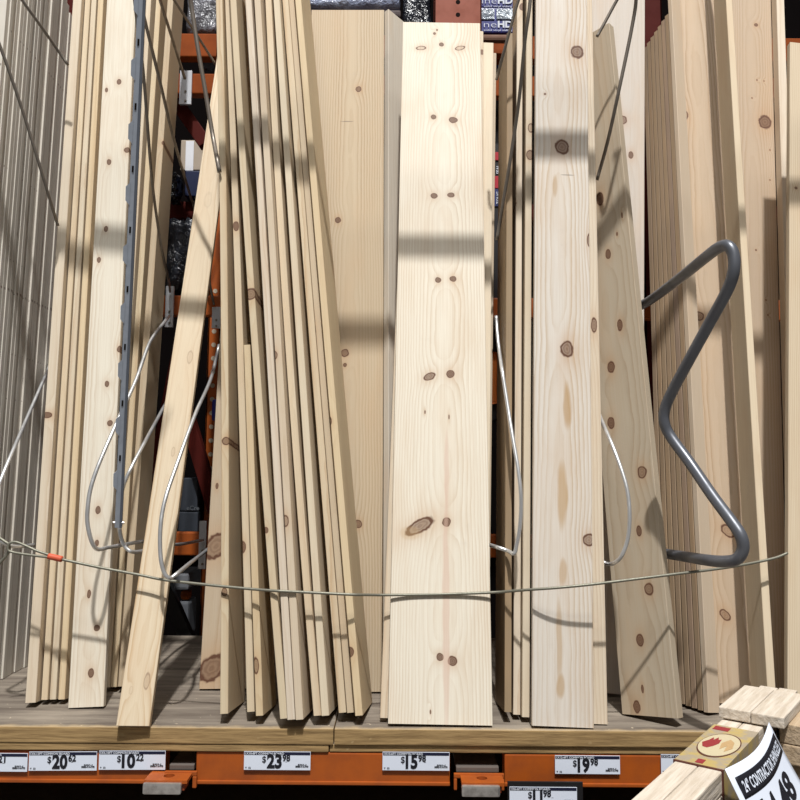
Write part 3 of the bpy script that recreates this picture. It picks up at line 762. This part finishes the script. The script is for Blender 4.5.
def clear_of_boards(P, r, h0, h1, gap=0.006, k=3):
    # keep a wire in front of the boards it passes, easing it forward smoothly
    lim = []
    for i, p in enumerate(P):
        lim.append(p.y if (i < h0 or i >= len(P) - h1) else min(p.y, front_hit(p) - r - gap))
    lo = [min(lim[max(0, i - k):i + k + 1]) if h0 <= i < len(P) - h1 else lim[i] for i in range(len(P))]
    for _ in range(3):
        lo = [min(lo[i], sum(lo[max(0, i - 2):i + 3]) / len(lo[max(0, i - 2):i + 3])) if h0 <= i < len(P) - h1 else lo[i] for i in range(len(P))]
    return [CAM + (p - CAM) * ((y - CAM.y) / (p.y - CAM.y)) for p, y in zip(P, lo)]
def loop(label, path, r, mat, plates=(), n=8, h0=0, h1=0):
    P = wpath(path)
    o = thing('divider_loop', label, 'wire', P[0], GW)
    Q = clear_of_boards(smooth_path(P, n), r, h0 * n, h1 * n)
    bm = bmesh.new(); add_tube(bm, [p - o.location for p in Q], r, 10); link_mesh('wire', bm, mat, o, True)
    for pl in plates: plate(o, *pl)
    return o
rw = 0.0048
loop('galvanised wire loop at the far left edge, in front of the primed pack',
     [(60, 340, 2.46), (47, 372, 2.38), (24, 425, 2.18), (4, 472, 1.98), (-8, 505, 1.915), (-6, 530, 1.918), (3, 542, 1.928), (14, 546.5, 1.985), (34, 545, 2.20)], rw, WIRE, h0=1)
loop('galvanised wire loop curving in front of the broad knotty left board',
     [(169, 316, 2.70), (164.5, 322, 2.60), (150, 342, 2.28), (136, 380, 2.13), (117, 422, 2.02), (94, 477, 1.92), (87.5, 510, 1.89), (89, 532, 1.89), (96, 548.5, 1.92), (108, 547.5, 1.99),
      (122, 545, 2.03), (136, 542.5, 2.08), (147, 541.5, 2.14), (176, 544.5, 2.45), (203, 540, 2.70)], rw, WIRE, [(164.5, 286, 174, 327), (198, 521, 206.5, 569)], h1=3)
loop('galvanised wire loop behind the steel strip and the slanting board',
     [(178, 380, 2.5), (167, 401, 2.36), (146, 440, 2.12), (126, 479, 1.985), (119.5, 505, 1.972), (119.5, 528, 1.968), (123, 543, 1.965), (131, 551.5, 1.97), (144, 551, 2.03), (152, 549.5, 2.1)], rw, WIRE, h0=2, h1=2)
loop('galvanised wire loop bent sharply in front of the slanting board',
     [(219, 345, 2.55), (211, 378, 2.35), (195, 415, 2.12), (176, 467, 1.96), (165, 500, 1.90), (160.5, 527, 1.875), (160.5, 555, 1.865), (164, 572, 1.86), (169.5, 578, 1.87), (176, 574.5, 1.90), (190, 563, 2.10), (205, 551.5, 2.28), (216, 543, 2.45)],
     rw, WIRE, [(211.5, 307, 221, 328)], h1=2)
loop('thin wire running down across the left bundle to the middle rail plate', [(128, -60, 1.7), (138, 30, 1.85), (144, 80, 1.95), (152, 180, 2.2), (161, 245, 2.30), (168.5, 280, 2.62), (170, 292, 2.70)], 0.0040, WIREDARK, h1=1)
loop('thin wire crossing the dark gap and passing behind the slanting board', [(136, -18, 1.8), (146, 25, 1.9), (160, 82, 2.05), (174, 140, 2.3), (190, 195, 2.56), (196, 215, 2.63), (214, 305, 2.70)], 0.0042, WIREDARK, h1=2)
loop('thin wire ending at the white plate on the top rail', [(150, -35, 2.0), (160, 0, 2.15), (172, 38, 2.35), (185, 79, 2.70)], 0.0045, WIREDARK, [(179, 70.5, 192, 104)])
loop('thin wire slanting right across the upper orange beam', [(166, -14, 2.25), (174, 0, 2.35), (193, 29, 2.5), (214, 62, 2.60), (222, 75, 2.66)], 0.0040, WIREDARK, h1=1)
loop('long bright double wire hanging left of the fan', [(189, -15, 2.05), (192, 10, 2.07), (199, 55, 2.09), (206, 95, 2.11), (213, 137, 2.12), (219.5, 172, 2.13)], 0.0058, WIREDARK)
loop('thin wire slanting over the tops of the primed pack', [(8, -22, 1.95), (22, 0, 2.0), (45, 32, 2.08), (68, 65, 2.16)], 0.0040, WIREDARK)
loop('thin wire slanting down across the primed pack', [(-14, 12, 1.85), (0, 46, 1.9), (24, 115, 1.98), (50, 200, 2.08), (58, 226, 2.12)], 0.0040, WIREDARK)
loop('galvanised wire loop right of the widest board, over the dark slit',
     [(496.2, 316, 2.12), (498, 340, 2.09), (501.8, 368, 2.05), (511, 427, 1.95), (518.5, 472, 1.90), (521, 500, 1.88), (520, 525, 1.88), (517, 543, 1.885), (514, 553.5, 1.89), (507, 550.5, 1.96), (490, 545, 2.06)], rw, WIRE, h1=0)
loop('galvanised wire loop in front of the left-tilted knotty board',
     [(591, 392, 2.07), (601.5, 420, 2.035), (615, 452, 1.92), (626, 485, 1.87), (629.5, 512, 1.85), (628, 537, 1.845), (622, 555, 1.85), (615, 562.5, 1.88), (608, 564, 1.952), (601, 561, 1.965)], rw, WIRE, h0=1, h1=2)
loop('thin wire at top right of the large-knotted tall board, short and straight', [(630, -22, 2.02), (617, 0, 2.04), (604, 24, 2.05), (597, 36.5, 2.055)], 0.0042, WIREDARK)
loop('thin wire curving down from the top beside the large-knotted tall board', [(634, -25, 1.92), (636, 0, 1.95), (631, 32, 1.97), (620, 85, 2.0), (608, 140, 2.09), (597, 180, 2.16)], 0.0046, WIREDARK, h1=0)
loop('thin straight wire at top, left of the large-knotted tall board', [(524, -15, 1.98), (517, 5, 2.0), (508, 37, 2.03), (499, 70, 2.08), (496.5, 80, 2.12)], 0.0040, WIREDARK)
loop('long thin wire slanting down beside the dark slit', [(531, -10, 1.9), (529, 12, 1.91), (525, 40, 1.93), (519, 100, 1.98), (511, 155, 2.02), (504, 197, 2.06), (497, 240, 2.12)], 0.0046, WIREDARK)

# ------------------------------------------------------------------ bent grey pipe
P = wpath([(638, 307, 2.19), (652, 299, 2.10), (680, 278, 1.88), (706, 257, 1.72), (719, 247.5, 1.665), (728, 246, 1.64), (733.5, 255, 1.63), (733.5, 272, 1.63), (727, 291, 1.65),
           (710, 322, 1.70), (688, 362, 1.76), (672, 392, 1.81), (665, 409, 1.83), (664.5, 423, 1.835), (671, 437, 1.83), (690, 463, 1.79), (712, 495, 1.73), (732, 522, 1.68), (741, 536, 1.66),
           (743, 549, 1.66), (737, 559, 1.67), (724, 561.5, 1.70), (706, 560, 1.76), (684, 556.5, 1.89), (662, 553, 2.03)])
o = thing('bent_pipe', 'thick dark grey pipe bent in a zigzag in front of the right boards', 'pipe', P[0])
tube('pipe_tube', P, 0.0125, PIPE, o, 6, 16)

# ------------------------------------------------------------------ retaining cable
cb = thing('retaining_cable', 'thin steel cable stretched across the front of the boards', 'cable', onY(64, 559.5, 1.90))
path = [(60, 559, 1.895), (100, 567.5, 1.90), (140, 575, 1.903), (165, 580, 1.900), (200, 584, 1.888), (240, 588, 1.872), (270, 590.5, 1.860), (300, 592, 1.850), (350, 594.5, 1.848), (366, 594.8, 1.880), (388, 595, 1.909), (440, 594.3, 1.913),
        (492, 592.5, 1.908), (512, 591, 1.885), (532, 589.5, 1.855), (560, 587.5, 1.835), (595, 584, 1.825), (640, 578.5, 1.822), (680, 573.5, 1.83), (720, 568.5, 1.85), (750, 563.5, 1.87), (775, 558, 1.878), (787.5, 553, 1.885)]
Q = clear_of_boards(smooth_path(wpath(path), 8), 0.0033, 8, 0, 0.001, 1)
bm = bmesh.new(); add_tube(bm, [p - cb.location for p in Q], 0.0033, 8); link_mesh('cable', bm, CABLE, cb, True)
tube('eye_loop', wpath([(58, 557, 1.895), (48, 554.5, 1.895), (36, 550.5, 1.895), (24, 545, 1.895), (15, 542, 1.895), (9, 544, 1.893), (8, 550, 1.892), (14, 552.5, 1.894), (26, 554.5, 1.895), (42, 556.5, 1.895), (56, 557.8, 1.895)]), 0.0031, CABLE, cb, 6, 8)
bm = bmesh.new(); pp = wpath([(48.5, 556.2, 1.894), (55, 557.6, 1.894), (62, 559.2, 1.894)])
add_tube(bm, [p - cb.location for p in smooth_path(pp, 4)], 0.0072, 10)
link_mesh('crimp_sleeve', bm, plain('red_orange_tape', (0.62, 0.11, 0.05), 0.5), cb, True)['label'] = 'orange-red sleeve'
tube('hook', wpath([(-10, 520, 1.9), (-3, 535, 1.9), (4, 541, 1.9), (9, 545, 1.9), (8, 553, 1.9), (-2, 565, 1.9)]), 0.0036, CABLE, cb, 6, 8)

# ------------------------------------------------------------------ price tags
GT = 'price tags along the shelf beam'
def price_tag(rect, dollars, cents, head, label, Y=None, tilt=0.0):
    Y = Y or YB - 0.0055
    x0, y0, x1, y1 = rect
    a = onY(x0, (y0 + y1) / 2, Y); b = onY(x1, (y0 + y1) / 2, Y)
    W = b.x - a.x; zt = onY((x0 + x1) / 2, y0, Y).z; zb = onY((x0 + x1) / 2, y1, Y).z; H = zt - zb
    o = thing('price_tag', label, 'price tag', (a.x, Y, zb), GT)
    o.rotation_euler = (0, R(tilt), 0)
    box('card', (0, -0.0004, 0), (W, 0.0008, H), PAPER, o, 0.0002)
    box('header_strip', (0.001, -0.0008, H - 0.0072), (W - 0.001, -0.0003, H - 0.001), NAVY, o, 0)
    Rx = Matrix.Rotation(R(90), 4, 'X')
    def T(nm, s, sz, x, z, bold=0, width=None, mat=INK):
        return text_mesh(nm, s, sz, mat, o, Matrix.Translation((x, -0.0011, z)) @ Rx, bold, width, 'LEFT', 0.0001)
    T('header_text', head, 0.0066, 0.003, H - 0.0064, 0.0002, W * 0.58, INKW)
    n = len(dollars)
    T('dollar_sign', '$', 0.019, W * 0.275, H * 0.42, 0.0002, 0.0085)
    dw = {'20': 0.034, '10': 0.030, '23': 0.033, '15': 0.0265, '19': 0.027, '11': 0.021}.get(dollars, 0.028)
    T('dollars', dollars, 0.040, W * 0.345, H * 0.14, 0.0017, dw)
    T('cents', cents, 0.0195, W * 0.345 + dw + 0.0015, H * 0.50, 0.0006, 0.0170)
    box('rule', (W * 0.62, -0.0008, H * 0.44), (W * 0.65, -0.0003, H * 0.45), INK, o, 0)
    T('item_number', '0000-914-770', 0.0052, W * 0.775, H * 0.16, 0.0002, W * 0.195)
    T('item_caption', 'SKU', 0.0034, W * 0.81, H * 0.28, 0.0001, W * 0.13)
    T('small_print', 'Y  32', 0.0050, W * 0.02, H * 0.08, 0.0001, W * 0.085)
    return o
price_tag((-38, 753, 27.5, 771.5), '18', '21', '1X3-8FT COMMON BOARD', 'white price tag cut off by the left edge of the photo')
price_tag((29, 752, 97, 771), '20', '62', '1X4-12FT COMMON BOARD', 'white price tag reading $20.62 on the orange beam', tilt=-0.6)
price_tag((99, 751, 165.5, 770), '10', '22', '1X4-10FT COMMON BOARD', 'white price tag reading $10.22 on the orange beam', tilt=-0.4)
price_tag((244, 751.5, 310.5, 770), '23', '98', '1X10-8FT COMMON BOARD', 'white price tag reading $23.98 on the orange beam')
price_tag((382.5, 752, 449.5, 770.5), '15', '98', '1X10-6FT COMMON BOARD', 'white price tag reading $15.98 on the orange beam')
price_tag((555, 755.5, 620, 774), '19', '98', '1X12-6FT COMMON BOARD', 'white price tag reading $19.98 on the orange beam')
price_tag((661, 754.5, 728, 774), '17', '98', '1X12-8FT COMMON BOARD', 'white price tag half hidden behind the stake bundle')
lt = price_tag((509.5, 787, 577, 806), '11', '98', '1X6-6FT COMMON BOARD', 'white price tag reading $11.98 in dark holder below the beam', Y=YF - 0.03)
box('holder', (-0.004, 0.0012, -0.01), (0.160, 0.006, 0.050), BLACK, lt, 0.001)

# lower bay: added lumber block, coloured dark to put in the under-shelf shade
box_l = box('lower_stock', (-1.75, YF + 0.25, 0.001), (1.75, YF + 1.0, 0.70), plain('shaded_lower_stock', (0.05, 0.03, 0.02), 0.8), None, 0.01)
tag(box_l, 'lumber stock coloured shade-dark in the bay below the shelf', 'lumber')

# ------------------------------------------------------------------ stake bundles on the stand at lower right
def frame_at(p, yaw, pitch=0.0):
    return Matrix.Translation(p) @ Matrix.Rotation(R(yaw), 4, 'Z') @ Matrix.Rotation(R(pitch), 4, 'X')
def stake_mat(k=(1, 1, 1)):
    m, t, b = principled('rough_stake_wood', 0.7, 0, 0.2)
    tc = t.new('ShaderNodeTexCoord').outputs['Object']
    x, y, z = t.sep(tc)
    n = t.step(t.noise(t.comb(t.m('MULTIPLY', x, 90), t.m('MULTIPLY', y, 6), t.m('MULTIPLY', z, 90)), 1, 4, .65), .3, .75)
    c = t.mix(n, (0.74 * k[0], 0.66 * k[1], 0.56 * k[2], 1), (0.52 * k[0], 0.43 * k[1], 0.33 * k[2], 1))
    n2 = t.step(t.noise(tc, 22, 4, .6), .5, .75)
    c = t.mix(t.m('MULTIPLY', n2, .4), c, (0.62, 0.56, 0.5, 1))
    t.l.new(c, b.inputs['Base Color'])
    bp = t.new('ShaderNodeBump'); bp.inputs['Strength'].default_value = .5; bp.inputs['Distance'].default_value = .002
    t.l.new(n, bp.inputs['Height']); t.l.new(bp.outputs[0], b.inputs['Normal'])
    return m
STAKE = stake_mat((0.93, 0.93, 0.93)); TANSTAKE = stake_mat((0.72, 0.62, 0.50))
ZT = 1.133                       # top of the first bundle
near = onZ(626, 803, ZT); far = onZ(718, 722, ZT)
dirv = (far - near).normalized(); YAW = math.degrees(math.atan2(-dirv.x, dirv.y))
def bundle(label, origin, yaw, W, H, L, nx, nz, group, jig=0.004, seed=0, mat=None):
    r = random.Random(seed)
    o = thing('stake_bundle', label, 'stakes', origin, group); o.rotation_euler = (0, 0, R(yaw))
    w_, h_ = W / nx, H / nz
    for i in range(nx):
        for k in range(nz):
            dy = r.uniform(-jig, jig)
            box('stake', (i * w_ + 0.0006, dy, -H + k * h_ + 0.0006), ((i + 1) * w_ - 0.0006, L + dy, -H + (k + 1) * h_ - 0.0006), mat or STAKE, o, 0.002)
    return o
GS = 'wooden stake bundles'
def mid(px, py, z=None):
    q = onZ(px, py, ZT) - near
    c, s_ = math.cos(R(YAW)), math.sin(R(YAW))
    return (q.x * c + q.y * s_, -q.x * s_ + q.y * c)
BW = 0.5 * (mid(728, 768)[0] + mid(759, 729)[0])
b1 = bundle('bundle of pale wooden stakes with a yellow paper band, lower right', near, YAW, BW, 0.130, (far - near).length + 0.30, 2, 4, GS, 0.004, 4)
# paper band around the bundle
def yellow_paper():
    m, t, b = principled('yellow_band_paper', 0.35, 0, 0.45)
    tc = t.new('ShaderNodeTexCoord').outputs['Object']
    n = t.step(t.noise(tc, 38, 3, .6), .38, .62)
    c = t.mix(n, (0.48, 0.36, 0.13, 1), (0.37, 0.31, 0.23, 1))
    t.l.new(c, b.inputs['Base Color']); return m
y0 = mid(681, 762)[1]; y1 = mid(717, 725)[1]
bm = bmesh.new(); add_box(bm, (-0.0012, y0, -0.1305), (BW + 0.0012, y1, 0.0012), 0.0008)
band = link_mesh('paper_band', bm, yellow_paper(), b1); band['label'] = 'yellow printed paper band'
def flat_poly(name, pts, z, mat, parent):
    bm = bmesh.new(); a = [bm.verts.new((x, y, z)) for x, y in pts]; b = [bm.verts.new((x, y, z + 0.0004)) for x, y in pts]
    bm.faces.new(a[::-1]); bm.faces.new(b)
    for k in range(len(pts)): bm.faces.new((a[k], a[(k + 1) % len(pts)], b[(k + 1) % len(pts)], b[k]))
    return link_mesh(name, bm, mat, parent)
cy = (y0 + y1) / 2; cx = BW * 0.52
CREAM = plain('cream_print', (0.58, 0.50, 0.33), 0.4); BROWNP = plain('brown_print', (0.10, 0.03, 0.02), 0.4); TANP = plain('tan_print', (0.50, 0.33, 0.16), 0.4)
ell = lambda rx, ry, n=36: [(cx + rx * math.cos(2 * math.pi * k / n), cy + ry * math.sin(2 * math.pi * k / n)) for k in range(n)]
flat_poly('oval_border', ell(BW * .43, (y1 - y0) * .30), 0.0013, BROWNP, band)
flat_poly('oval_field', ell(BW * .41, (y1 - y0) * .275), 0.0018, CREAM, band)
KX = BW / 0.094; KY = (y1 - y0) / 0.10
blob = [(-0.034, -0.002), (-0.026, 0.006), (-0.022, 0.014), (-0.018, 0.008), (-0.013, 0.016), (-0.009, 0.010), (-0.004, 0.012), (-0.002, 0.002), (-0.008, -0.006), (-0.016, -0.012), (-0.026, -0.011)]
flat_poly('emblem', [(cx + x * KX, cy + y * KY) for x, y in blob], 0.0023, REDINK, band)
flat_poly('emblem_tail', [(cx + x * KX, cy + y * KY) for x, y in [(0.002, 0.004), (0.012, 0.016), (0.024, 0.010), (0.030, -0.004), (0.020, -0.014), (0.016, 0.0), (0.008, -0.010)]], 0.0023, TANP, band)
flat_poly('red_print', [(0.004, y1 - 0.030), (0.028, y1 - 0.030), (0.028, y1 - 0.010), (0.004, y1 - 0.010)], 0.0013, REDINK, band)
flat_poly('red_print', [(BW * .40, y0 + 0.008), (BW * .56, y0 + 0.008), (BW * .56, y0 + 0.026), (BW * .40, y0 + 0.026)], 0.0013, REDINK, band)
box('band_edge', (-0.0014, y0 - 0.001, -0.1306), (BW + 0.0014, y0 + 0.003, 0.0014), BROWNP, band, 0)
# loose stakes behind / on top
ZC = ZT + 0.021
o2 = onZ(718, 706, ZC); f2 = onZ(745, 684.5, ZC)
b2 = bundle('short flat layer of pale stakes lying across the far end of the banded bundle', o2, YAW, 0.104, 0.0195, (f2 - o2).length, 2, 1, GS, 0.002, 9)
def side_pile(px, py, qx, qy, z, W, H, L, nz, label, seed):
    p = onZ(px, py, z); q = onZ(qx, qy, z); d = q - p
    return bundle(label, p, math.degrees(math.atan2(-d.x, d.y)), W, H, L, 1, nz, GS, 0.003, seed, TANSTAKE)
b3 = side_pile(778.5, 722.5, 798.5, 698.5, ZT + 0.002, 0.036, 0.066, 0.20, 2, 'tan wooden stakes cut off by the right edge, upper pair beside the bundle', 12)
b4 = side_pile(783, 763, 803, 737, ZT - 0.065, 0.034, 0.065, 0.20, 2, 'tan wooden stakes cut off by the right edge, lower pair beside the bundle', 13)
st = box('display_stand', (0.0, 0.03, -0.60), (0.30, (far - near).length + 0.28, -0.0005), BLACK, None, 0.01)
st.matrix_world = frame_at(near + Vector((0, 0, -0.1310)), YAW)
tag(st, 'black display stand under the stake bundles at lower right', 'stand')

# curved price card beside the bundle
def card():
    o = thing('price_card', 'white bent price card with black header leaning on the stake bundle', 'price card', onZ(725, 769, ZT + 0.012))
    # near-left, far-right corners of the top edge, then downwards
    A0, A1 = onZ(725, 769, ZT + 0.012), onZ(769, 722, ZT + 0.016)
    Bv = Vector((0.050, -0.035, -0.13))
    n = 16
    def pt(s, t_):
        p = A0.lerp(A1, s) + Bv * t_
        bend = 0.010 * math.sin(math.pi * s)
        return p + Vector((0.6, -0.5, 0)).normalized() * (bend + 0.012 * t_ * t_) + Vector((0, 0, -0.006 * math.sin(math.pi * s)))
    nrm = (A1 - A0).cross(Bv).normalized()
    if nrm.y > 0: nrm = -nrm
    def sheet(name, s0, s1, t0, t1, lift, mat, thick=0.0004):
        bm = bmesh.new(); g = []
        for k in range(2):
            g.append([[bm.verts.new(pt(s0 + (s1 - s0) * i / n, t0 + (t1 - t0) * j / 6) + nrm * (lift - k * thick) - o.location) for j in range(7)] for i in range(n + 1)])
        for k in range(2):
            for i in range(n):
                for j in range(6):
                    q = (g[k][i][j], g[k][i + 1][j], g[k][i + 1][j + 1], g[k][i][j + 1])
                    bm.faces.new(q if k == 0 else q[::-1])
        for i in range(n):
            for j in (0, 6): bm.faces.new((g[0][i][j], g[1][i][j], g[1][i + 1][j], g[0][i + 1][j]))
        for j in range(6):
            for i in (0, n): bm.faces.new((g[0][i][j], g[0][i][j + 1], g[1][i][j + 1], g[1][i][j]))
        return link_mesh(name, bm, mat, o, True)
    sheet('card', 0, 1, 0, 1, 0, PAPER)
    sheet('header_strip', 0.06, 0.97, 0.10, 0.30, 0.0007, INK)
    def lay(name, s, s0, s1, t0, t1, mat, bold=0.0):
        cu = bpy.data.curves.new(name, 'FONT'); cu.body = s; cu.size = 1; cu.offset = bold; cu.resolution_u = 3
        to = bpy.data.objects.new('text_tmp', cu); C.objects.link(to)
        dg = bpy.context.evaluated_depsgraph_get(); dg.update()
        me = bpy.data.meshes.new_from_object(to.evaluated_get(dg)); me.name = name
        bpy.data.objects.remove(to); bpy.data.curves.remove(cu)
        xs = [v.co.x for v in me.vertices]; ys = [v.co.y for v in me.vertices]
        for v in me.vertices:
            fx = (v.co.x - min(xs)) / (max(xs) - min(xs)); fy = (v.co.y - min(ys)) / (max(ys) - min(ys))
            v.co = pt(s0 + (s1 - s0) * fx, t1 + (t0 - t1) * fy) + nrm * 0.0014 - o.location
        me.materials.clear(); me.materials.append(mat)
        q = bpy.data.objects.new(name, me); C.objects.link(q); q.parent = o
    lay('header_text', '24" CONTRACTOR SHINGLES', 0.10, 0.93, 0.145, 0.255, PAPER, 0.02)
    lay('price_digits', '$4', 0.16, 0.42, 0.36, 0.80, INK, 0.04)
    lay('price_digits', '48', 0.48, 0.80, 0.36, 0.62, INK, 0.03)
    lay('unit_text', 'EA', 0.52, 0.60, 0.70, 0.78, INK, 0.02)
    lay('item_number', '000-337', 0.60, 0.9, 0.86, 0.93, INK, 0.01)
card()
